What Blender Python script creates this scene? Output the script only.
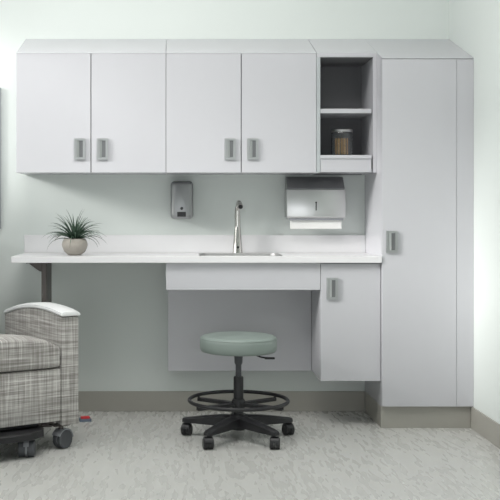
import bpy, bmesh, math, random
from mathutils import Vector, Matrix
for o in list(bpy.data.objects): bpy.data.objects.remove(o)
SC = bpy.context.scene; COL = SC.collection
R = math.radians; PI = math.pi

# ------------------------------------------------------------------ camera
cam_d = bpy.data.cameras.new('camera'); cam = bpy.data.objects.new('camera', cam_d); COL.objects.link(cam)
cam.location = (0, -5.40, 1.075); cam.rotation_euler = (R(90), 0, 0)
cam_d.sensor_width = 36; cam_d.lens = 72.0            # 1000 px focal length on a 500 px frame
cam_d.shift_x = 0.152; cam_d.shift_y = -0.076
cam_d.clip_end = 100
SC.camera = cam
# ------------------------------------------------------------------ world
w = bpy.data.worlds.new('world'); SC.world = w; w.use_nodes = True
bg = w.node_tree.nodes['Background']; bg.inputs[0].default_value = (0.93, 0.97, 1.0, 1); bg.inputs[1].default_value = 0.75
# ------------------------------------------------------------------ daylight through the window in the left wall, plus added fill lamps
def area(name, loc, target, sx, sy, power, col):
    d = bpy.data.lights.new(name, 'AREA'); d.shape = 'RECTANGLE'; d.size = sx; d.size_y = sy
    d.energy = power; d.color = col
    o = bpy.data.objects.new(name, d); COL.objects.link(o); o.location = loc
    o.rotation_euler = (Vector(target) - Vector(loc)).to_track_quat('-Z', 'Y').to_euler()
    return o
area('window_daylight', (-1.86, -1.45, 1.95), (1.4, -0.9, 1.7), 1.6, 0.9, 11, (1.0, 0.99, 0.98))
area('front_fill', (-0.4, -6.95, 0.90), (-0.4, 0, 0.90), 2.8, 0.85, 27, (0.96, 0.98, 1.0))  # added fill behind the camera, for frontal light and sheen on the doors
area('ceiling_fill', (-0.15, -1.75, 2.93), (-0.05, -1.5, 0.0), 1.8, 1.0, 45, (1.0, 0.985, 0.96))  # added overhead fill without a fixture, lifts the upper walls
sun_d = bpy.data.lights.new('sun', 'SUN'); sun_d.energy = 3.0; sun_d.angle = R(13); sun_d.color = (1.0, 0.985, 0.96)
sun = bpy.data.objects.new('sun', sun_d); COL.objects.link(sun); sun.location = (-6, -3, 4)
sun.rotation_euler = Vector((2.7, 1.0, -0.98)).to_track_quat('-Z', 'Y').to_euler()
SC.view_settings.view_transform = 'Standard'; SC.view_settings.look = 'None'
SC.view_settings.gamma = 1; SC.view_settings.exposure = 0.0; SC.view_settings.use_curve_mapping = False

# ------------------------------------------------------------------ materials
def mat(name, col, rough=0.5, metal=0.0, bump=0.0, bscale=60, vary=0.03, vscale=4, spec=0.5, trans=0, coat=0, ior=1.45):
    m = bpy.data.materials.new(name); m.use_nodes = True
    nt = m.node_tree; N = nt.nodes; L = nt.links; b = N['Principled BSDF']
    b.inputs['Roughness'].default_value = rough; b.inputs['Metallic'].default_value = metal
    b.inputs['Specular IOR Level'].default_value = spec
    b.inputs['Transmission Weight'].default_value = trans; b.inputs['IOR'].default_value = ior
    b.inputs['Coat Weight'].default_value = coat
    tc = N.new('ShaderNodeTexCoord'); nz = N.new('ShaderNodeTexNoise'); nz.inputs['Scale'].default_value = vscale
    nz.inputs['Detail'].default_value = 3
    L.new(tc.outputs['Object'], nz.inputs['Vector'])
    mx = N.new('ShaderNodeMix'); mx.data_type = 'RGBA'
    a = tuple(max(0, c*(1-vary)) for c in col); c2 = tuple(min(1, c*(1+vary)) for c in col)
    mx.inputs['A'].default_value = (*a, 1); mx.inputs['B'].default_value = (*c2, 1)
    L.new(nz.outputs['Fac'], mx.inputs['Factor']); L.new(mx.outputs['Result'], b.inputs['Base Color'])
    if bump:
        n2 = N.new('ShaderNodeTexNoise'); n2.inputs['Scale'].default_value = bscale; n2.inputs['Detail'].default_value = 4
        L.new(tc.outputs['Object'], n2.inputs['Vector'])
        bp = N.new('ShaderNodeBump'); bp.inputs['Strength'].default_value = bump; bp.inputs['Distance'].default_value = 0.002
        L.new(n2.outputs['Fac'], bp.inputs['Height']); L.new(bp.outputs['Normal'], b.inputs['Normal'])
    return m

def brushed(name, col, rough, axis):
    m = mat(name, col, rough, 1.0); nt = m.node_tree; N = nt.nodes; L = nt.links; b = N['Principled BSDF']
    tc = N.new('ShaderNodeTexCoord'); mp = N.new('ShaderNodeMapping')
    s = [400, 400, 400]; s[axis] = 6; mp.inputs['Scale'].default_value = s
    n = N.new('ShaderNodeTexNoise'); n.inputs['Scale'].default_value = 1; n.inputs['Detail'].default_value = 2
    L.new(tc.outputs['Object'], mp.inputs['Vector']); L.new(mp.outputs['Vector'], n.inputs['Vector'])
    mr = N.new('ShaderNodeMapRange'); mr.inputs['To Min'].default_value = rough*0.8; mr.inputs['To Max'].default_value = rough*1.3
    L.new(n.outputs['Fac'], mr.inputs['Value']); L.new(mr.outputs['Result'], b.inputs['Roughness'])
    bp = N.new('ShaderNodeBump'); bp.inputs['Strength'].default_value = 0.06; bp.inputs['Distance'].default_value = 0.001
    L.new(n.outputs['Fac'], bp.inputs['Height']); L.new(bp.outputs['Normal'], b.inputs['Normal'])
    return m

def plaid(name):
    """woven tweed: thin warp and weft lines of uneven tone, box-mapped"""
    m = bpy.data.materials.new(name); m.use_nodes = True
    nt = m.node_tree; N = nt.nodes; L = nt.links; b = N['Principled BSDF']
    b.inputs['Roughness'].default_value = 0.9; b.inputs['Specular IOR Level'].default_value = 0.2
    tc = N.new('ShaderNodeTexCoord')
    sep = N.new('ShaderNodeSeparateXYZ'); L.new(tc.outputs['Object'], sep.inputs[0])
    nor = N.new('ShaderNodeSeparateXYZ'); L.new(tc.outputs['Normal'], nor.inputs[0])
    def M(op, a, b2=None):
        n = N.new('ShaderNodeMath'); n.operation = op
        for i, v in enumerate((a, b2)):
            if v is None: continue
            if isinstance(v, (int, float)): n.inputs[i].default_value = v
            else: L.new(v, n.inputs[i])
        return n.outputs[0]
    def lines(ax, seed, thr):
        out = None
        for k, (sc, wt) in enumerate(((300, 0.5), (120, 0.5))):
            cb = N.new('ShaderNodeCombineXYZ')
            L.new(M('MULTIPLY', sep.outputs[ax], sc), cb.inputs[0])
            # each yarn changes tone slowly along its length
            o1, o2 = [sep.outputs[i] for i in range(3) if i != ax]
            L.new(M('MULTIPLY', M('ADD', o1, o2), 5.0), cb.inputs[1]); cb.inputs[2].default_value = seed + 7*k
            n = N.new('ShaderNodeTexNoise'); n.inputs['Scale'].default_value = 1; n.inputs['Detail'].default_value = 1
            L.new(cb.outputs[0], n.inputs['Vector'])
            v = M('MULTIPLY', n.outputs['Fac'], wt)
            out = v if out is None else M('ADD', out, v)
        w_ = M('SUBTRACT', 1.0, M('ABSOLUTE', nor.outputs[ax]))
        return M('MULTIPLY', M('SUBTRACT', out, 0.5), M('MULTIPLY', w_, thr)), w_
    a, wa = lines(0, 1.3, 1.0); c, wc = lines(1, 5.1, 1.0); d, wd = lines(2, 9.7, 1.2)
    s = M('ADD', M('ADD', M('ADD', a, c), d), 0.5)
    cr = N.new('ShaderNodeValToRGB'); L.new(s, cr.inputs[0])
    e = cr.color_ramp; e.elements[0].position = 0.26; e.elements[0].color = (0.22, 0.205, 0.19, 1)
    e.elements[1].position = 0.70; e.elements[1].color = (0.62, 0.61, 0.585, 1)
    k = e.elements.new(0.43); k.color = (0.335, 0.32, 0.305, 1)
    k = e.elements.new(0.54); k.color = (0.43, 0.415, 0.395, 1)
    L.new(cr.outputs[0], b.inputs['Base Color'])
    bp = N.new('ShaderNodeBump'); bp.inputs['Strength'].default_value = 0.25; bp.inputs['Distance'].default_value = 0.002
    L.new(s, bp.inputs['Height']); L.new(bp.outputs['Normal'], b.inputs['Normal'])
    return m

def floor_mat():
    m = bpy.data.materials.new('vinyl_floor'); m.use_nodes = True
    nt = m.node_tree; N = nt.nodes; L = nt.links; b = N['Principled BSDF']
    b.inputs['Roughness'].default_value = 0.33; b.inputs['Specular IOR Level'].default_value = 0.45
    tc = N.new('ShaderNodeTexCoord')
    def chips(rot, sc, off):
        mp = N.new('ShaderNodeMapping'); mp.inputs['Rotation'].default_value = (0, 0, R(rot)); mp.inputs['Scale'].default_value = sc
        mp.inputs['Location'].default_value = (off, off*2, 0)
        v = N.new('ShaderNodeTexVoronoi'); v.inputs['Scale'].default_value = 1; v.feature = 'SMOOTH_F1'; v.inputs['Smoothness'].default_value = .6
        L.new(tc.outputs['Object'], mp.inputs['Vector']); L.new(mp.outputs[0], v.inputs['Vector'])
        sp = N.new('ShaderNodeSeparateColor'); L.new(v.outputs['Color'], sp.inputs[0]); return sp.outputs[0]
    def mth(op, a, c):
        n = N.new('ShaderNodeMath'); n.operation = op
        for i, v in enumerate((a, c)):
            if isinstance(v, (int, float)): n.inputs[i].default_value = v
            else: L.new(v, n.inputs[i])
        return n.outputs[0]
    nz = N.new('ShaderNodeTexNoise'); nz.inputs['Scale'].default_value = 3; nz.inputs['Detail'].default_value = 4
    L.new(tc.outputs['Object'], nz.inputs['Vector'])
    c1 = chips(84, (60, 14, 1), 0); c2 = chips(-82, (60, 10, 1), 3)
    mixv = mth('ADD', mth('MULTIPLY', mth('ADD', c1, c2), 0.36), mth('MULTIPLY', nz.outputs['Fac'], 0.28))
    cr = N.new('ShaderNodeValToRGB'); L.new(mixv, cr.inputs[0])
    e = cr.color_ramp
    e.elements[0].position = 0.15; e.elements[0].color = (0.525, 0.526, 0.503, 1)
    e.elements[1].position = 0.85; e.elements[1].color = (0.560, 0.562, 0.539, 1)
    L.new(cr.outputs[0], b.inputs['Base Color'])
    mr = N.new('ShaderNodeMapRange'); mr.inputs['From Min'].default_value = .4; mr.inputs['From Max'].default_value = .7
    mr.inputs['To Min'].default_value = .26; mr.inputs['To Max'].default_value = .44
    L.new(mixv, mr.inputs['Value']); L.new(mr.outputs[0], b.inputs['Roughness'])
    return m

def glass_mat():
    m = bpy.data.materials.new('clear_glass'); m.use_nodes = True
    b = m.node_tree.nodes['Principled BSDF']; b.inputs['Transmission Weight'].default_value = 1
    b.inputs['Roughness'].default_value = 0.02; b.inputs['IOR'].default_value = 1.45; b.inputs['Base Color'].default_value = (.95, .97, .97, 1)
    return m

def wood_mat():
    m = mat('birch_wood', (0.40, 0.25, 0.12), 0.7, vary=0.35, vscale=30); return m

WALL = mat('mint_wall_paint', (0.69, 0.733, 0.711), 0.75, bump=0.05, bscale=200, vary=0.008)
CEIL = mat('white_ceiling_paint', (0.8, 0.81, 0.8), 0.8)
LAM = mat('white_laminate', (0.522, 0.523, 0.55), 0.22, vary=0.006, spec=0.65)
LAMEDGE = mat('grey_laminate_edge', (0.42, 0.45, 0.46), 0.4, vary=0.01)
INNER = mat('dark_grey_liner', (0.155, 0.155, 0.162), 0.6)
TOPM = mat('white_solid_surface', (0.72, 0.718, 0.728), 0.28, vary=0.01, vscale=40)
TAUPE = mat('taupe_rubber_base', (0.36, 0.35, 0.315), 0.55)
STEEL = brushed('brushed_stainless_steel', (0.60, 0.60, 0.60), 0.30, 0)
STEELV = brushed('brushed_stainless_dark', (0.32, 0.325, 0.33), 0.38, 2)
STEELS = mat('satin_sink_steel', (0.42, 0.42, 0.42), 0.55, 1.0)
CHROME = mat('polished_nickel', (0.50, 0.49, 0.47), 0.2, 1.0)
NICKEL = brushed('satin_nickel_pull', (0.46, 0.47, 0.47), 0.36, 2)
NICKELD = mat('pull_recess_metal', (0.20, 0.205, 0.21), 0.4, 0.8)
BLACKP = mat('black_plastic', (0.018, 0.018, 0.02), 0.42, vary=0.1)
GREYP = mat('grey_rubber', (0.075, 0.08, 0.088), 0.5, vary=0.1)
LPLAS = mat('pale_grey_plastic', (0.30, 0.31, 0.33), 0.5)
POST = mat('bronze_painted_steel', (0.085, 0.075, 0.070), 0.42, 0.3)
VINYL = mat('sage_green_vinyl', (0.245, 0.292, 0.27), 0.42, bump=0.15, bscale=350, vary=0.03)
PLAID = plaid('grey_tweed_plaid')
CHAR = mat('charcoal_fabric', (0.035, 0.032, 0.033), 0.9, bump=.3, bscale=400)
WHITEP = mat('white_arm_cap', (0.80, 0.81, 0.81), 0.35)
FLOOR = floor_mat()
GLASS = glass_mat(); WOOD = wood_mat()
STONE = mat('beige_ceramic', (0.40, 0.37, 0.33), 0.6, bump=0.2, bscale=120, vary=0.12, vscale=60)
SOIL = mat('dark_soil', (0.03, 0.024, 0.018), 0.95, bump=1, bscale=200)
LEAF = mat('dark_green_leaf', (0.055, 0.095, 0.065), 0.45, vary=0.5, vscale=25)
PAPER = mat('white_paper', (0.85, 0.85, 0.83), 0.85, bump=.1, bscale=300)
REDM = mat('red_card', (0.62, 0.03, 0.04), 0.5)
BLUEG = mat('blue_grey_card', (0.13, 0.17, 0.22), 0.6)
FRAMEM = mat('grey_picture_frame', (0.30, 0.33, 0.33), 0.5)
ARTM = mat('pale_picture_print', (0.55, 0.58, 0.56), 0.7, vary=0.25, vscale=6)

# ------------------------------------------------------------------ helpers
def bx(bm, x0, x1, y0, y1, z0, z1, bev=0.0, seg=2):
    vs = [bm.verts.new((x, y, z)) for z in (z0, z1) for y in (y0, y1) for x in (x0, x1)]
    fs = []
    for q in ((0, 2, 3, 1), (4, 5, 7, 6), (0, 1, 5, 4), (2, 6, 7, 3), (0, 4, 6, 2), (1, 3, 7, 5)):
        fs.append(bm.faces.new([vs[i] for i in q]))
    if bev:
        es = list({e for f in fs for e in f.edges})
        bmesh.ops.bevel(bm, geom=es, offset=bev, segments=seg, profile=0.5, affect='EDGES')
def prism(bm, pts, a0, a1, axis='x', bev=0, seg=2):
    """extrude a polygon; axis x: pts are (y,z); y: pts are (x,z); z: pts are (x,y)"""
    def v(p, a): return {'x': (a, p[0], p[1]), 'y': (p[0], a, p[1]), 'z': (p[0], p[1], a)}[axis]
    A = [bm.verts.new(v(p, a0)) for p in pts]; B = [bm.verts.new(v(p, a1)) for p in pts]
    n = len(pts); fs = [bm.faces.new(A), bm.faces.new(B[::-1])]
    for i in range(n): fs.append(bm.faces.new((A[i], B[i], B[(i+1) % n], A[(i+1) % n])))
    bmesh.ops.recalc_face_normals(bm, faces=fs)
    if bev:
        es = list({e for f in fs for e in f.edges})
        bmesh.ops.bevel(bm, geom=es, offset=bev, segments=seg, profile=0.5, affect='EDGES')
def rrect(x0, x1, z0, z1, r, n=6):
    p = []
    for cx, cz, a in ((x1-r, z1-r, 0), (x0+r, z1-r, 90), (x0+r, z0+r, 180), (x1-r, z0+r, 270)):
        for i in range(n+1):
            t = R(a + 90*i/n); p.append((cx + r*math.cos(t), cz + r*math.sin(t)))
    return p
def lathe(bm, prof, c=(0, 0, 0), n=40, axis='z'):
    rings = []
    for r, h in prof:
        ring = []
        for i in range(n):
            t = 2*PI*i/n; a, b = r*math.cos(t), r*math.sin(t)
            p = {'z': (a, b, h), 'x': (h, a, b), 'y': (a, h, b)}[axis]
            ring.append(bm.verts.new((c[0]+p[0], c[1]+p[1], c[2]+p[2])))
        rings.append(ring)
    fs = []
    for A, B in zip(rings, rings[1:]):
        for i in range(n): fs.append(bm.faces.new((A[i], A[(i+1) % n], B[(i+1) % n], B[i])))
    if prof[0][0] > 1e-6: fs.append(bm.faces.new(rings[0][::-1]))
    if prof[-1][0] > 1e-6: fs.append(bm.faces.new(rings[-1]))
    bmesh.ops.recalc_face_normals(bm, faces=fs)
def tube(bm, pts, rad, n=12, closed=False):
    pts = [Vector(p) for p in pts]; m = len(pts)
    rads = rad if isinstance(rad, (list, tuple)) else [rad]*m
    up = None; rings = []
    for i, p in enumerate(pts):
        t = ((pts[(i+1) % m] - pts[(i-1) % m]) if closed else (pts[min(i+1, m-1)] - pts[max(i-1, 0)])).normalized()
        if up is None:
            up = Vector((0, 0, 1)) if abs(t.z) < .9 else Vector((1, 0, 0))
        s = t.cross(up).normalized(); up = s.cross(t).normalized()
        rings.append([bm.verts.new(p + (s*math.cos(2*PI*k/n) + up*math.sin(2*PI*k/n))*rads[i]) for k in range(n)])
    fs = []
    rng = m if closed else m-1
    for i in range(rng):
        A, B = rings[i], rings[(i+1) % m]
        for k in range(n): fs.append(bm.faces.new((A[k], A[(k+1) % n], B[(k+1) % n], B[k])))
    if not closed: fs.append(bm.faces.new(rings[0][::-1])); fs.append(bm.faces.new(rings[-1]))
    bmesh.ops.recalc_face_normals(bm, faces=fs)
def frame_ring(bm, outer, inner, y_front, y_back, y_in):
    """a raised frame with a sunken opening; polygons are (x,z) with equal point counts"""
    n = len(outer)
    A = [bm.verts.new((p[0], y_back, p[1])) for p in outer]; B = [bm.verts.new((p[0], y_front, p[1])) for p in outer]
    C = [bm.verts.new((p[0], y_front, p[1])) for p in inner]; D = [bm.verts.new((p[0], y_in, p[1])) for p in inner]
    fs = []
    for P, Q in ((A, B), (B, C), (C, D)):
        for i in range(n): fs.append(bm.faces.new((P[i], Q[i], Q[(i+1) % n], P[(i+1) % n])))
    fs.append(bm.faces.new(D)); fs.append(bm.faces.new(A[::-1]))
    bmesh.ops.recalc_face_normals(bm, faces=fs)

def new(): return bmesh.new()
def obj(name, bm, m, parent=None, smooth=False, world=True, label=None):
    """one mesh object; with world=True the shape is given in room coordinates and moved to the parent's origin"""
    if parent is not None and world:
        off = parent['_o'] if '_o' in parent else (0, 0, 0)
        bmesh.ops.translate(bm, verts=bm.verts, vec=(-off[0], -off[1], -off[2]))
    me = bpy.data.meshes.new(name); bm.to_mesh(me); bm.free()
    me.materials.append(m)
    if smooth:
        me.polygons.foreach_set('use_smooth', [True]*len(me.polygons)); me.set_sharp_from_angle(angle=R(smooth if smooth is not True else 40))
    o = bpy.data.objects.new(name, me); COL.objects.link(o)
    if parent is not None:
        o.parent = parent
        if world and '_o' in parent: o['_o'] = tuple(parent['_o'])
    if label: o['label'] = label
    return o
def thing(name, label, cat, loc=(0, 0, 0), rz=0, group=None):
    o = bpy.data.objects.new(name, None); COL.objects.link(o); o.empty_display_size = .1
    o.location = loc; o.rotation_euler = (0, 0, rz); o['label'] = label; o['category'] = cat; o['_o'] = tuple(loc)
    if group: o['group'] = group
    return o
def tag(o, label, cat, group=None):
    o['label'] = label; o['category'] = cat
    if group: o['group'] = group
    return o
def struct(name, bm, m):
    o = obj(name, bm, m); o['kind'] = 'structure'; return o
def arm_vectors(t): return Vector((math.cos(t), math.sin(t)))

# ------------------------------------------------------------------ room
XL, XR, YF, ZC = -1.95, 1.485, -7.0, 3.0
bm = new(); bx(bm, XL-.1, XR+.1, YF, .1, -.1, 0); struct('floor', bm, FLOOR)
bm = new(); bx(bm, XL-.1, XR+.1, 0, .1, 0, ZC); struct('wall_back', bm, WALL)
bm = new(); bx(bm, XR, XR+.1, YF, 0, 0, ZC); struct('wall_right', bm, WALL)
bm = new(); bx(bm, XL-.1, XR+.1, YF, .1, ZC, ZC+.1); struct('ceiling', bm, CEIL)
WY0, WY1, WZ0, WZ1 = -2.3, -0.10, 1.46, 2.46          # window opening in the left wall
bm = new()
bx(bm, XL-.1, XL, YF, WY0, 0, ZC); bx(bm, XL-.1, XL, WY1, 0, 0, ZC)
bx(bm, XL-.1, XL, WY0, WY1, 0, WZ0); bx(bm, XL-.1, XL, WY0, WY1, WZ1, ZC)
struct('wall_left', bm, WALL)
FX0, FX1, FZ0, FZ1 = -1.85, 1.05, .42, 1.38        # unseen opening behind the camera, added and sized for door reflections
bm = new()
bx(bm, XL, FX0, YF-.1, YF, 0, ZC); bx(bm, FX1, XR, YF-.1, YF, 0, ZC)
bx(bm, FX0, FX1, YF-.1, YF, 0, FZ0); bx(bm, FX0, FX1, YF-.1, YF, FZ1, ZC)
struct('wall_front', bm, WALL)
bm = new()
for x0, x1, z0, z1 in ((FX0, FX0+.05, FZ0, FZ1), (FX1-.05, FX1, FZ0, FZ1), (FX0, FX1, FZ0, FZ0+.05), (FX0, FX1, FZ1-.05, FZ1)):
    bx(bm, x0, x1, YF-.08, YF-.02, z0, z1)
struct('added_front_window', bm, WHITEP)  # frame of the added opening around the front fill
bm = new()
for y0, y1, z0, z1 in ((WY0, WY0+.05, WZ0, WZ1), (WY1-.05, WY1, WZ0, WZ1), (WY0, WY1, WZ0, WZ0+.05), (WY0, WY1, WZ1-.05, WZ1), (-1.23, -1.19, WZ0, WZ1)):
    bx(bm, XL-.08, XL-.02, y0, y1, z0, z1)
struct('window_1', bm, WHITEP)
bm = new(); bx(bm, XL, 1.0297, -.008, 0, 0, .108, .002); struct('baseboard_back', bm, TAUPE)
bm = new(); bx(bm, XR-.008, XR, YF, -.425, 0, .108, .002); struct('baseboard_right', bm, TAUPE)
bm = new(); bx(bm, XL, XL+.008, YF, -.01, 0, .108, .002); struct('baseboard_left', bm, TAUPE)

# ------------------------------------------------------------------ cabinet pulls
def pull(cx, cz, y, parent):
    """rectangular cup pull: raised rounded frame, sunken slot with a slanted grip blade"""
    w_, h_ = .057, .109
    bm = new()
    frame_ring(bm, rrect(cx-w_/2, cx+w_/2, cz-h_/2, cz+h_/2, .005, 3), rrect(cx-w_/2+.011, cx+w_/2-.011, cz-h_/2+.011, cz+h_/2-.011, .003, 3), y-.011, y, y-.002)
    h = obj('handle', bm, NICKEL, parent, smooth=30)
    bm = new()
    bx(bm, cx-w_/2+.0125, cx+w_/2-.0125, y-.0035, y-.0022, cz-h_/2+.0125, cz+h_/2-.0125)
    obj('recess', bm, NICKELD, h)
    bm = new(); xl = cx-w_/2+.012
    prism(bm, [(xl, y-.0038), (xl, y-.0105), (xl+.004, y-.0105), (xl+.015, y-.0045), (xl+.015, y-.0038)], cz-h_/2+.012, cz+h_/2-.012, 'z')
    obj('grip', bm, NICKEL, h)
    return h

# ------------------------------------------------------------------ wall cabinets
UD = .324; ZB = 1.275; ZT = 1.8845; ZW = 2.009
def slope_profile(d, zf, zb=ZB, zw=ZW, lip=.022):
    return [(-.001, zb), (-(d-lip), zb), (-(d-lip), zf-.006), (-d, zf-.006), (-d, zf), (-.001, zw)]
def wall_cabinet(x0, x1, label):
    t = thing('wall_cabinet', label, 'cabinet', ((x0+x1)/2, 0, ZB), group='sloping top wall cabinets')
    g = .0008
    bm = new(); prism(bm, slope_profile(UD, ZT), x0+g, x1-g, 'x', .001, 1); obj('body', bm, LAM, t)
    xm = (x0+x1)/2
    for s in (-1, 1):
        a, b = (x0+.0012, xm-.0022) if s < 0 else (xm+.0022, x1-.0012)
        bm = new(); bx(bm, a, b, -UD, -(UD-.019), ZB, ZT-.0064, .0010, 2)
        d = obj('door', bm, LAM, t)
        bm = new(); ye = -(UD-.010)
        pull(xm + s*.0575, 1.395, -UD, d)
    bm.free()
    # dark strip behind the gap between the doors
    bm = new(); bx(bm, xm-.0020, xm+.0020, -(UD-.0195), -(UD-.024), ZB+.002, ZT-.01); obj('centre_strip', bm, INNER, t)
    return t
wall_cabinet(-.802, -.0405, 'white two-door wall cabinet at the left end, above the potted plant')
wall_cabinet(-.0405, .7234, 'white two-door wall cabinet above the soap dispenser and faucet, next to the open shelves')

# ------------------------------------------------------------------ open shelf unit
x0, x1 = .7234, 1.0294
t = thing('open_shelf_unit', 'narrow open wall shelf unit holding a glass jar, beside the tall cabinet', 'shelf unit', ((x0+x1)/2, 0, ZB))
bm = new(); prism(bm, slope_profile(UD, ZT, zb=1.862, lip=.0), x0+.0008, x1, 'x'); obj('top', bm, LAM, t)
bm = new(); bx(bm, x0+.0008, x0+.0195, -UD, -.001, ZB, 1.862, .001); obj('side_panel', bm, LAMEDGE, t)
bm = new(); bx(bm, x1-.0190, x1, -UD, -.001, ZB, 1.862, .001); obj('side_panel', bm, LAM, t)
bm = new(); bx(bm, x0+.0195, x1-.019, -.012, -.001, ZB, 1.862); obj('back_panel', bm, INNER, t, label='dark grey back panel')
bm = new(); bx(bm, x0+.0195, x1-.0265, -(UD-.006), -.012, 1.577, 1.600, .002); obj('shelf', bm, LAM, t)
bm = new(); bx(bm, x0+.0195, x1-.0265, -(UD+.004), -.012, 1.345, 1.364, .002); obj('shelf', bm, LAM, t)
bm = new(); bx(bm, x0+.0205, x1-.0275, -(UD-.001), -(UD-.02), ZB+.002, 1.345, .001); obj('bottom_rail', bm, LAM, t)
bm = new(); bx(bm, x0+.0195, x1-.019, -(UD-.03), -.012, ZB+.004, ZB+.02); obj('bottom_panel', bm, LAM, t)

bm = new(); bx(bm, x0+.0195, x1-.019, -(UD-.002), -.012, 1.8585, 1.8615); obj('top_liner', bm, INNER, t)

# glass jar and tongue depressors
jx, jy, jz = .874, -.20, 1.3645
t = thing('glass_jar', 'clear glass jar with metal lid on the lowest open shelf, filled with wooden sticks', 'jar', (jx, jy, jz))
bm = new()
lathe(bm, [(.0001, .0), (.050, .0), (.055, .004), (.055, .118), (.052, .124), (.050, .124), (.052, .116), (.052, .007), (.049, .005), (.0001, .005)], (jx, jy, jz), 48)
obj('glass', bm, GLASS, t, smooth=40)
bm = new(); lathe(bm, [(.0001, .1243), (.054, .1243), (.056, .127), (.056, .134), (.053, .138), (.0001, .139)], (jx, jy, jz), 48)
lid = obj('lid', bm, STEEL, t, smooth=30)
random.seed(5)
src = None; n = 0
for row in range(2):
    for k in range(5):
        if src is None:
            bm = new(); prism(bm, rrect(-.0055, .0055, 0, .086, .0053, 5), -.0009, .0009, 'y')
            o = obj('tongue_depressor', bm, WOOD); src = o
        else:
            o = src.copy(); COL.objects.link(o)
        o.location = (jx - .035 + k*.0150 + row*.004 + random.uniform(-.001, .001), jy - .018 + row*.026 + random.uniform(-.003, .003), jz+.0055+.0005)
        o.rotation_euler = (R(random.uniform(-1.5, 1.5)), 0, R(random.uniform(-35, 55)))
        tag(o, 'thin pale wooden tongue depressor standing upright with others inside the lidded glass jar', 'tongue depressor', 'tongue depressors in the jar')

# ------------------------------------------------------------------ tall cabinet
TX0, TX1, TD, TZ = 1.0297, 1.4845, .448, 1.837
t = thing('tall_cabinet', 'tall pale grey storage cabinet in the right corner, with one full-height door', 'cabinet', ((TX0+TX1)/2, 0, 0))
bm = new(); prism(bm, [(-.0003, .11), (-(TD-.022), .11), (-(TD-.022), TZ-.002), (-TD, TZ-.002), (-TD, TZ+.002), (-.0003, ZW)], TX0, TX1, 'x')
obj('body', bm, LAM, t)
bm = new(); bx(bm, TX0+.001, 1.3982, -TD, -(TD-.019), .111, TZ-.0045, .0013); d = obj('door', bm, LAM, t)
pull(1.0775, .928, -TD, d)
bm = new(); bx(bm, 1.3993, TX1, -(TD-.0015), -(TD-.019), .111, TZ-.0045, .001); obj('filler_strip', bm, LAM, t)
bm = new(); bx(bm, TX0+.001, 1.4768, -.424, -.012, 0, .1095, .001); obj('toe_kick', bm, TAUPE, t, label='taupe rubber toe kick')

# ------------------------------------------------------------------ base cabinet
CD, CTOP, CTH = .455, .855, .032
BZ = .234
t = thing('base_cabinet', 'small white wall-hung base cabinet under the worktop, against the tall cabinet', 'cabinet', (.88, 0, BZ))
bm = new(); bx(bm, .729, 1.0287, -.405, -.001, BZ, CTOP-CTH-.001, .001, 1); obj('body', bm, LAM, t)
bm = new(); bx(bm, .7302, 1.0277, -.425, -.4055, BZ, CTOP-CTH-.006, .0013); d = obj('door', bm, LAM, t)
pull(.7860, .694, -.425, d)

# under-sink panels
bm = new(); bx(bm, -.040, .7280, -.425, -.406, .687, CTOP-CTH-.001, .0012)
tag(obj('apron_panel', bm, LAM), 'long white horizontal apron panel hanging under the worktop at the sink', 'panel')
bm = new(); bx(bm, -.032, .7280, -.100, -.082, BZ-.001, CTOP-CTH-.001, .0012); 
k = obj('knee_panel', bm, LAM); tag(k, 'wide white knee-space panel set back under the sink, behind the stool', 'panel')
bm = new(); bx(bm, -.032, -.014, -.0815, -.001, BZ-.001, CTOP-CTH-.001, .001); obj('return_panel', bm, LAM, k)

# ------------------------------------------------------------------ worktop, with the sink opening cut
t = thing('worktop', 'long white worktop with low backsplash running under the wall cabinets', 'worktop', (.112, 0, CTOP-CTH))
bm = new(); bx(bm, -.806, 1.0287, -CD, -.001, CTOP-CTH, CTOP, .002)
slab = obj('slab', bm, TOPM, t)
bm = new(); prism(bm, rrect(.134, .541, -.400, -.130, .04, 8), CTOP-.2, CTOP+.2, 'z')
cut = obj('cutter', bm, TOPM, t)
bpy.context.view_layer.update()
md = slab.modifiers.new('b', 'BOOLEAN'); md.object = cut; md.operation = 'DIFFERENCE'; md.solver = 'EXACT'
me = bpy.data.meshes.new_from_object(slab.evaluated_get(bpy.context.evaluated_depsgraph_get()))
slab.modifiers.clear(); slab.data = me; bpy.data.objects.remove(cut)
bm = new(); bx(bm, -.806, 1.0296, -.020, -.0005, CTOP+.0002, .951, .002); obj('backsplash', bm, TOPM, t)

# sink
t = thing('sink', 'stainless steel sink set into the worktop in front of the faucet', 'sink', (.3375, -.265, CTOP-.19))
bm = new()
def ringv(p, z): return [bm.verts.new((a, b, z)) for a, b in p]
secs = [(rrect(.128, .547, -.406, -.124, .045, 8), CTOP+.0003), (rrect(.130, .545, -.404, -.126, .044, 8), CTOP+.0030),
        (rrect(.137, .538, -.397, -.133, .04, 8), CTOP+.0028), (rrect(.139, .536, -.395, -.135, .038, 8), CTOP-.004),
        (rrect(.145, .530, -.389, -.141, .038, 8), CTOP-.15), (rrect(.170, .505, -.364, -.166, .03, 8), CTOP-.17)]
rs = [ringv(p, z) for p, z in secs]
for A, B in zip(rs, rs[1:]):
    for i in range(len(A)): bm.faces.new((A[i], A[(i+1) % len(A)], B[(i+1) % len(A)], B[i]))
bm.faces.new(rs[-1]); bmesh.ops.recalc_face_normals(bm, faces=bm.faces)
obj('basin', bm, STEELS, t, smooth=35)
bm = new(); lathe(bm, [(.0001, .002), (.03, .002), (.034, .004), (.042, .004), (.044, .0005)], (.3375, -.265, CTOP-.17), 32); obj('drain', bm, CHROME, t, smooth=30)

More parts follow.
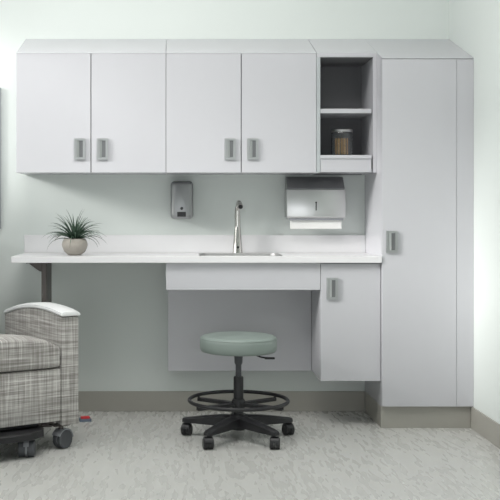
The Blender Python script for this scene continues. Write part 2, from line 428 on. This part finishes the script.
# faucet
fx, fy = .338, -.085
t = thing('faucet', 'polished gooseneck faucet rising from the worktop behind the sink', 'faucet', (fx, fy, CTOP))
bm = new(); lathe(bm, [(.0001, .0003), (.028, .0003), (.028, .006), (.0265, .010), (.0215, .07), (.0175, .125), (.0155, .142), (.0001, .142)], (fx, fy, CTOP), 40)
obj('body', bm, CHROME, t, smooth=30)
pts = [(fx, fy, CTOP+.140), (fx, fy, CTOP+.20)]
rad = .045
for i in range(11):
    a = R(12*i); pts.append((fx + .006*i/10, fy - rad + rad*math.cos(a), CTOP + .225 + rad*math.sin(a)))
bm = new(); tube(bm, pts, [.0155]*2 + [.0145]*3 + [.0125]*(len(pts)-5), 18); obj('spout', bm, CHROME, t, smooth=True)
e = Vector(pts[-1]); dn = (e - Vector(pts[-2])).normalized()
bm = new(); tube(bm, [e - dn*.003, e + dn*.004, e + dn*.010, e + dn*.034, e + dn*.040], [.0115, .0125, .013, .0145, .0135], 20); hd = obj('spray_head', bm, CHROME, t, smooth=30)
bm = new(); tube(bm, [e + dn*.0401, e + dn*.0425], [.0120, .0115], 20); obj('nozzle', bm, BLACKP, hd)
bm = new(); lathe(bm, [(.0001, -.0003), (.0065, -.0003), (.0065, .006), (.0001, .006)], (fx, fy-.0300, CTOP+.034), 20, 'y'); obj('sensor', bm, BLACKP, t, label='small round black sensor')

# ------------------------------------------------------------------ support post under the worktop
t = thing('support_post', 'dark bronze steel post under the left end of the worktop, behind the armchair', 'post', (-.66, -.25, 0))
bm = new(); bx(bm, -.6660, -.6390, -.380, -.180, .004, CTOP-CTH-.006, .002); obj('post', bm, POST, t)
bm = new(); prism(bm, [(-.727, CTOP-CTH-.0060), (-.727, CTOP-CTH-.009), (-.692, CTOP-CTH-.034), (-.677, CTOP-CTH-.045), (-.6665, CTOP-CTH-.048), (-.6665, CTOP-CTH-.0060)], -.375, -.355, 'y'); obj('gusset', bm, POST, t)
bm = new(); bx(bm, -.740, -.625, -.400, -.100, CTOP-CTH-.0058, CTOP-CTH-.0005); obj('mounting_plate', bm, POST, t)
bm = new(); bx(bm, -.695, -.612, -.400, -.160, 0, .006); obj('foot_plate', bm, POST, t)

# ------------------------------------------------------------------ soap dispenser
t = thing('soap_dispenser', 'brushed steel wall soap dispenser with rounded corners, left of the faucet', 'soap dispenser', (.042, 0, 1.038))
bm = new()
secs = [(rrect(-.018, .102, 1.038, 1.239, .020, 6), -.001), (rrect(-.018, .102, 1.038, 1.239, .020, 6), -.070),
        (rrect(-.0165, .1005, 1.0395, 1.2375, .020, 6), -.086), (rrect(-.010, .094, 1.044, 1.231, .018, 6), -.096), (rrect(.004, .080, 1.052, 1.222, .016, 6), -.100)]
rs = [[bm.verts.new((a, y, b)) for a, b in p] for p, y in secs]
for A, B in zip(rs, rs[1:]):
    for i in range(len(A)): bm.faces.new((A[i], A[(i+1) % len(A)], B[(i+1) % len(A)], B[i]))
bm.faces.new(rs[-1]); bm.faces.new(rs[0]); bmesh.ops.recalc_face_normals(bm, faces=bm.faces)
obj('housing', bm, STEELV, t, smooth=50)
bm = new(); bx(bm, .017, .063, -.1012, -.0995, 1.050, 1.076, .0005); obj('level_window', bm, BLACKP, t, label='black viewing window')
bm = new(); lathe(bm, [(.0001, -.106), (.0065, -.106), (.008, -.104), (.008, -.0995), (.0001, -.0995)], (.041, 0, 1.094), 24, 'y'); obj('lock_button', bm, BLACKP, t, smooth=30)

# ------------------------------------------------------------------ paper towel dispenser
DX0, DX1 = .596, .906
t = thing('paper_towel_dispenser', 'wide brushed steel paper towel dispenser on the wall below the open shelves', 'towel dispenser', (.75, 0, 1.0))
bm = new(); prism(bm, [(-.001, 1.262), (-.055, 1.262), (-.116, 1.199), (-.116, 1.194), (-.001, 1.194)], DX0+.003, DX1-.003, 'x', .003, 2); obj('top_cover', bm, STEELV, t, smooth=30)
bm = new(); prism(bm, [(-.001, 1.1935), (-.120, 1.1935), (-.120, 1.050), (-.112, 1.042), (-.001, 1.042)], DX0, DX1, 'x', .0025, 2); obj('front_cover', bm, STEEL, t, smooth=30)
bm = new(); bx(bm, .7475, .7535, -.1215, -.1195, 1.083, 1.125, .0006); obj('keyhole', bm, BLACKP, t, label='black vertical lock slot')
bm = new(); lathe(bm, [(.0001, -.1216), (.0048, -.1216), (.0048, -.1195), (.0001, -.1195)], (.7505, 0, 1.125), 16, 'y')
obj('lock_button', bm, BLACKP, t)
bm = new(); bx(bm, DX0+.010, DX1-.010, -.113, -.103, 1.031, 1.0415, .003); obj('tray_lip', bm, LPLAS, t)
bm = new()
for i in range(3):
    bx(bm, .617+.001*i, .889-.001*i, -.098+.013*i, -.088+.013*i, .985+.012*i, 1.0412, .003)
tag(obj('folded_paper_towels', bm, PAPER), 'white folded paper towels sticking out below the steel dispenser', 'paper towels')

# ------------------------------------------------------------------ potted plant
px_, py_ = -.505, -.31
t = thing('potted_plant', 'small spiky green plant in a round beige bowl on the worktop', 'plant', (px_, py_, CTOP))
bm = new()
lathe(bm, [(.0001, .0005), (.030, .0005), (.036, .004), (.054, .020), (.064, .043), (.0655, .054), (.063, .068), (.056, .081), (.0515, .085), (.049, .084), (.053, .076), (.058, .06), (.04, .058), (.0001, .058)], (px_, py_, CTOP), 40)
obj('pot', bm, STONE, t, smooth=50)
bm = new(); lathe(bm, [(.0001, .076), (.03, .0745), (.0515, .073), (.051, .062), (.0001, .062)], (px_, py_, CTOP), 32); obj('soil', bm, SOIL, t, smooth=True)
bm = new(); random.seed(11)
def leaf(bm, az, el, L, wid, droop):
    n = 9; d = Vector((math.cos(az), math.sin(az), 0)); side = Vector((-math.sin(az), math.cos(az), 0))
    p = Vector((px_, py_, CTOP+.076)) + d*.006; e = el; pv = None
    for i in range(n+1):
        f = i/n; wd = wid*(1-f)**.75*(.8+.5*math.sin(PI*min(1, f*1.5)))+.0003
        nrm = (d*(-math.sin(e)) + Vector((0, 0, math.cos(e))))
        row = [bm.verts.new(p - side*wd + nrm*wd*.5), bm.verts.new(p), bm.verts.new(p + side*wd + nrm*wd*.5), bm.verts.new(p - nrm*wd*.35)]
        if pv:
            for a, b in ((0, 1), (1, 2), (2, 3), (3, 0)): bm.faces.new((pv[a], pv[b], row[b], row[a]))
        pv = row
        p = p + (d*math.cos(e) + Vector((0, 0, math.sin(e))))*(L/n); e -= droop/n*(0.5 + f)
    bm.faces.new(pv)
for i in range(74):
    f = i/74; az = i*2.39996 + random.uniform(-.2, .2)
    el = R(86 - 62*f**.8 + random.uniform(-8, 8)); L = random.uniform(.140, .190)*(.90 + .12*f)
    leaf(bm, az, el, L, random.uniform(.0042, .0060), R(35 + 75*f + random.uniform(-12, 15)))
bmesh.ops.recalc_face_normals(bm, faces=bm.faces)
obj('leaves', bm, LEAF, t, smooth=50)

# ------------------------------------------------------------------ rolling stool
sx, sy = .3057, -.66
t = thing('rolling_stool', 'round sage green padded stool on a black five-star caster base', 'stool', (sx, sy, 0))
def L3(bm): return bm
C0 = (sx, sy, 0)
bm = new(); lathe(bm, [(.0001, .414), (.165, .414), (.176, .4175), (.1815, .427), (.183, .445), (.183, .465), (.180, .478), (.172, .487), (.158, .4905), (.0001, .493)], C0, 72); s = obj('seat', bm, VINYL, t, smooth=60)
bm = new(); tube(bm, [(sx+.1795*math.cos(a*2*PI/72), sy+.1795*math.sin(a*2*PI/72), .479) for a in range(72)], .0018, 6, True); obj('piping', bm, VINYL, s, smooth=True)
bm = new(); lathe(bm, [(.0001, .402), (.05, .402), (.085, .4135), (.0001, .4135)], C0, 32); obj('seat_plate', bm, BLACKP, t, smooth=30)
bm = new(); lathe(bm, [(.0001, .28), (.014, .28), (.014, .35), (.019, .36), (.021, .4018), (.0001, .4018)], C0, 24); obj('gas_lift', bm, GREYP, t, smooth=30)
bm = new(); lathe(bm, [(.0001, .10), (.023, .10), (.0235, .20), (.0235, .29), (.021, .296), (.0001, .296)], C0, 28); obj('column_cover', bm, BLACKP, t, smooth=30)
bm = new(); tube(bm, [(sx+.03, sy-.02, .408), (sx+.07, sy-.05, .407), (sx+.105, sy-.056, .394), (sx+.130, sy-.060, .392)], .004, 8)
lv = obj('height_lever', bm, BLACKP, t, smooth=True)
bm = new(); bx(bm, sx+.118, sx+.166, sy-.070, sy-.050, .386, .395, .003); obj('paddle', bm, BLACKP, lv)
# foot ring
bm = new(); RR = .233
tube(bm, [(sx+RR*math.cos(a*2*PI/80), sy+RR*math.sin(a*2*PI/80), .183) for a in range(80)], .0088, 12, True); fr = obj('foot_ring', bm, BLACKP, t, smooth=True)
bm = new(); lathe(bm, [(.0001, .15), (.032, .15), (.034, .155), (.034, .175), (.0275, .19), (.0001, .19)], C0, 28); obj('ring_collar', bm, BLACKP, fr, smooth=30)
for a in (-90-60+0, -30, 35, 90+55):
    bm = new(); v = arm_vectors(R(a)); s_ = Vector((-v.y, v.x))
    p = [(sx + v.x*r0 + s_.x*q, sy + v.y*r0 + s_.y*q) for r0, q in ((.025, -.017), (.228, -.012), (.228, .012), (.025, .017))]
    prism(bm, p, .156, .172, 'z', .002, 1); tube(bm, [(sx+v.x*.226, sy+v.y*.226, .164), (sx+v.x*.226, sy+v.y*.226, .178)], .006, 8)
    obj('ring_spoke', bm, BLACKP, fr)
# star base
bm = new(); lathe(bm, [(.0001, .045), (.030, .045), (.040, .06), (.050, .075), (.050, .105), (.036, .118), (.0001, .118)], C0, 32); obj('hub', bm, BLACKP, t, smooth=30)
def star_leg(a):
    bm = new(); v = arm_vectors(a); s_ = Vector((-v.y, v.x)); rows = []
    for r0, hw, zb, zt in ((.02, .030, .068, .113), (.09, .027, .062, .109), (.16, .023, .0615, .101), (.225, .019, .062, .091), (.262, .018, .062, .086), (.276, .012, .064, .082)):
        c = Vector((sx + v.x*r0, sy + v.y*r0)); row = []
        for q, z in ((-1, zb), (-1, zt-.008), (-.6, zt), (.6, zt), (1, zt-.008), (1, zb)):
            row.append(bm.verts.new((c.x + s_.x*q*hw, c.y + s_.y*q*hw, z)))
        rows.append(row)
    for A, B in zip(rows, rows[1:]):
        for i in range(6): bm.faces.new((A[i], A[(i+1) % 6], B[(i+1) % 6], B[i]))
    bm.faces.new(rows[0]); bm.faces.new(rows[-1]); bmesh.ops.recalc_face_normals(bm, faces=bm.faces)
    return bm
def twin_caster(cx, cy, yaw, r, hw, parent, hm, wm, ztop, world=True, hk=.80):
    """twin-wheel caster: two discs, a hood over them and a stem"""
    ax = Vector((math.cos(yaw), math.sin(yaw), 0)); c = Vector((cx, cy, r))
    hood = new()
    tube(hood, [c - ax*.0035, c + ax*.0035], r*.92, 20)
    tube(hood, [(cx, cy, r*1.2), (cx, cy, ztop)], .0065, 12)
    h = obj('caster', hood, hm, parent, smooth=30, world=world)
    for s in (-1, 1):
        bm = new(); tube(bm, [c + ax*s*.0045, c + ax*s*.007, c + ax*s*(hw-.004), c + ax*s*hw], [r*.93, r, r, r*.86], 28)
        obj('wheel', bm, wm, h, smooth=30, world=world)
    # curved hood over the wheels
    bm = new(); f = Vector((-ax.y, ax.x, 0)); prev = None
    for i in range(9):
        a = R(20 + 140*i/8); o1 = f*math.cos(a) + Vector((0, 0, math.sin(a)))
        row = [bm.verts.new(c + o1*rr + ax*s2*(hw*hk)) for rr, s2 in ((r+.0015, -1), (r+.005, -1), (r+.005, 1), (r+.0015, 1))]
        if prev:
            for k in range(4): bm.faces.new((prev[k], prev[(k+1) % 4], row[(k+1) % 4], row[k]))
        else: bm.faces.new(row)
        prev = row
    bm.faces.new(prev[::-1]); bmesh.ops.recalc_face_normals(bm, faces=bm.faces)
    obj('hood', bm, hm, h, world=world)
for k, a in enumerate((-126, -54, 18, 90, 162)):
    ar = R(a); lg = obj('leg', star_leg(ar), BLACKP, t, smooth=40)
    twin_caster(sx+.257*math.cos(ar), sy+.257*math.sin(ar), R((8, -6, 20, 60, -18)[k]), .0265, .0235, t, BLACKP, BLACKP, .066)

# ------------------------------------------------------------------ armchair on casters
TH = R(32)
t = thing('armchair', 'grey plaid tweed recliner armchair with white arm caps, on casters, cut by the left edge', 'armchair', (-.432, -.855, 0), TH)
t['_o'] = (0, 0, 0)
AL, AW, SW = .665, .086, .530       # arm length, arm width, seat width
def arch(y):                          # arm height along its length
    f = y/AL; return .594 + .034*math.sin(PI*min(1, (f*.80+.10))) - .045*f*f
def arm(x0, x1):
    bm = new(); n = 14
    pts = [(.0, .112), (.0, arch(0)-.004)] + [(AL*i/n, arch(AL*i/n)) for i in range(1, n+1)] + [(AL, .14)]
    prism(bm, pts, x0, x1, 'x', .006, 2); obj('arm', bm, PLAID, t, smooth=30, world=False)
    bm = new(); secs = []
    for i in range(n+1):
        y = -.010 + (AL+.012)*i/n; z = arch(max(0, min(AL, y))) + .0005
        th = .024 if i > 0 else .018; w0 = .006
        secs.append([bm.verts.new(p) for p in ((x0-w0, y, z), (x0-w0, y, z+th*.55), (x0+.012, y, z+th), (x1-.012, y, z+th), (x1+w0, y, z+th*.55), (x1+w0, y, z))])
    for A, B in zip(secs, secs[1:]):
        for i in range(6): bm.faces.new((A[i], A[(i+1) % 6], B[(i+1) % 6], B[i]))
    bm.faces.new(secs[0]); bm.faces.new(secs[-1]); bmesh.ops.recalc_face_normals(bm, faces=bm.faces)
    bmesh.ops.bevel(bm, geom=[e for e in bm.edges if len(e.link_faces) == 2 and e.calc_face_angle(0) > .3], offset=.004, segments=2, affect='EDGES')
    obj('arm_cap', bm, WHITEP, t, smooth=40, world=False, label='glossy white curved arm cap')
arm(-AW, 0); arm(-2*AW-SW, -AW-SW)
# seat cushion with a crowned top and rolled front
bm = new(); nx, ny = 20, 20; x0, x1, y0, y1 = -AW-SW+.004, -AW-.004, -.006, .60
def cush(bm, x0, x1, y0, y1, z0, z1, crown, rad):
    bx(bm, x0, x1, y0, y1, z0, z1)
    bmesh.ops.subdivide_edges(bm, edges=bm.edges[:], cuts=9, use_grid_fill=True)
    for v in bm.verts:
        f = (v.co.x-x0)/(x1-x0)*2-1; g = (v.co.y-y0)/(y1-y0)*2-1; h = (v.co.z-z0)/(z1-z0)
        cx_, cy_, cz_ = max(x0+rad, min(x1-rad, v.co.x)), max(y0+rad, min(y1-rad, v.co.y)), max(z0+rad, min(z1-rad, v.co.z))
        c = Vector((cx_, cy_, cz_)); d = v.co - c
        if d.length > rad: v.co = c + d.normalized()*rad
        if h > .3: v.co.z += (crown*(1-abs(f)**3)*(1-(g+.45)**2*.6) - (crown*.6*(g+1)/2))*h
cush(bm, x0, x1, y0, y1, .372, .478, .050, .022)
obj('seat_cushion', bm, PLAID, t, smooth=60, world=False)
bm = new(); bx(bm, -AW-SW+.002, -AW-.002, .004, .56, .134, .3705, .006); obj('front_apron', bm, PLAID, t, smooth=30, world=False)
# dark gap lining between arm and seat
bm = new(); bx(bm, -AW-SW-.0, -AW, .03, .60, .15, .25); bm.free()
# reclined back
bm = new(); cush(bm, -AW-SW+.012, -AW-.022, 0, .13, 0, .60, 0, .035)
bmesh.ops.rotate(bm, verts=bm.verts, cent=(0, 0, 0), matrix=Matrix.Rotation(R(-17), 3, 'X')); bmesh.ops.translate(bm, verts=bm.verts, vec=(0, .655, .47))
obj('backrest', bm, CHAR, t, smooth=60, world=False, label='charcoal reclined backrest')
# mechanism platform and casters
bm = new(); prism(bm, [(-.62, -.075), (-.265, -.075), (-.190, -.035), (-.165, .02), (-.165, .42), (-.62, .42)], .082, .112, 'z', .003, 1)
obj('base_platform', bm, BLACKP, t, world=False, label='black low platform under the seat')
bm = new(); bx(bm, -.60, -.18, .05, .40, .1122, .1338, .002); obj('mechanism', bm, BLACKP, t, world=False)
def fork_caster(cx, cy, yaw):
    bm = new(); bx(bm, cx-.045, cx+.03, cy-.03, cy+.03, .1055, .1115, .001); tube(bm, [(cx, cy, .09), (cx, cy, .1056)], .012, 14)
    h = obj('caster', bm, POST, t, world=False)
    ax = Vector((math.cos(yaw), math.sin(yaw), 0)); c = Vector((cx, cy, .042)) + Vector((-ax.y, ax.x, 0))*.010
    for s in (-1, 1):
        b2 = new(); tube(b2, [c+ax*s*.004, c+ax*s*.007, c+ax*s*.022, c+ax*s*.026], [.039, .042, .042, .036], 28); obj('wheel', b2, GREYP, h, smooth=30, world=False)
    b2 = new(); tube(b2, [c-ax*.0035, c+ax*.0035], .036, 24)
    f = Vector((-ax.y, ax.x, 0)); prev = None
    for i in range(11):
        a = R(5 + 150*i/10); o1 = f*math.cos(a) + Vector((0, 0, math.sin(a)))
        row = [b2.verts.new(c + o1*rr + ax*s2*.024) for rr, s2 in ((.0435, -1), (.049, -1), (.049, 1), (.0435, 1))]
        if prev:
            for k in range(4): b2.faces.new((prev[k], prev[(k+1) % 4], row[(k+1) % 4], row[k]))
        else: b2.faces.new(row)
        prev = row
    b2.faces.new(prev[::-1]); bmesh.ops.recalc_face_normals(b2, faces=b2.faces)
    obj('hood', b2, LPLAS, h, world=False)
fork_caster(-.066, .050, R(-32-38)); fork_caster(-.66, .060, R(-10)); fork_caster(-.07, .55, R(20)); fork_caster(-.66, .55, R(5))
twin_caster(-.262, -.015, R(-32+2), .038, .036, t, LPLAS, GREYP, .0825, world=False, hk=.32)
twin_caster(-.52, -.015, R(-20), .038, .036, t, LPLAS, GREYP, .0825, world=False, hk=.32)

# ------------------------------------------------------------------ small things
t = thing('small_box', 'tiny flat red and blue-grey box on the floor beside the armchair', 'box', (-.457, -.256, 0), R(12))
bm = new(); bx(bm, -.030, .030, -.022, .022, .0, .014, .001); obj('body', bm, BLUEG, t, world=False)
bm = new(); bx(bm, -.022, .024, -.016, .020, .0142, .022, .001); obj('lid', bm, REDM, t, world=False)
t = thing('wall_picture', 'grey framed picture on the back wall, only its right edge in view', 'picture', (-1.18, 0, .99))
bm = new()
frame_ring(bm, [(-1.43, .985), (-.9325, .985), (-.9325, 1.745), (-1.43, 1.745)], [(-1.41, 1.005), (-.9525, 1.005), (-.9525, 1.725), (-1.41, 1.725)], -.014, -.001, -.008)
obj('frame', bm, FRAMEM, t)
bm = new(); bx(bm, -1.409, -.9535, -.0105, -.0085, 1.006, 1.724); obj('print', bm, ARTM, t)

for o in bpy.data.objects:
    if '_o' in o: del o['_o']
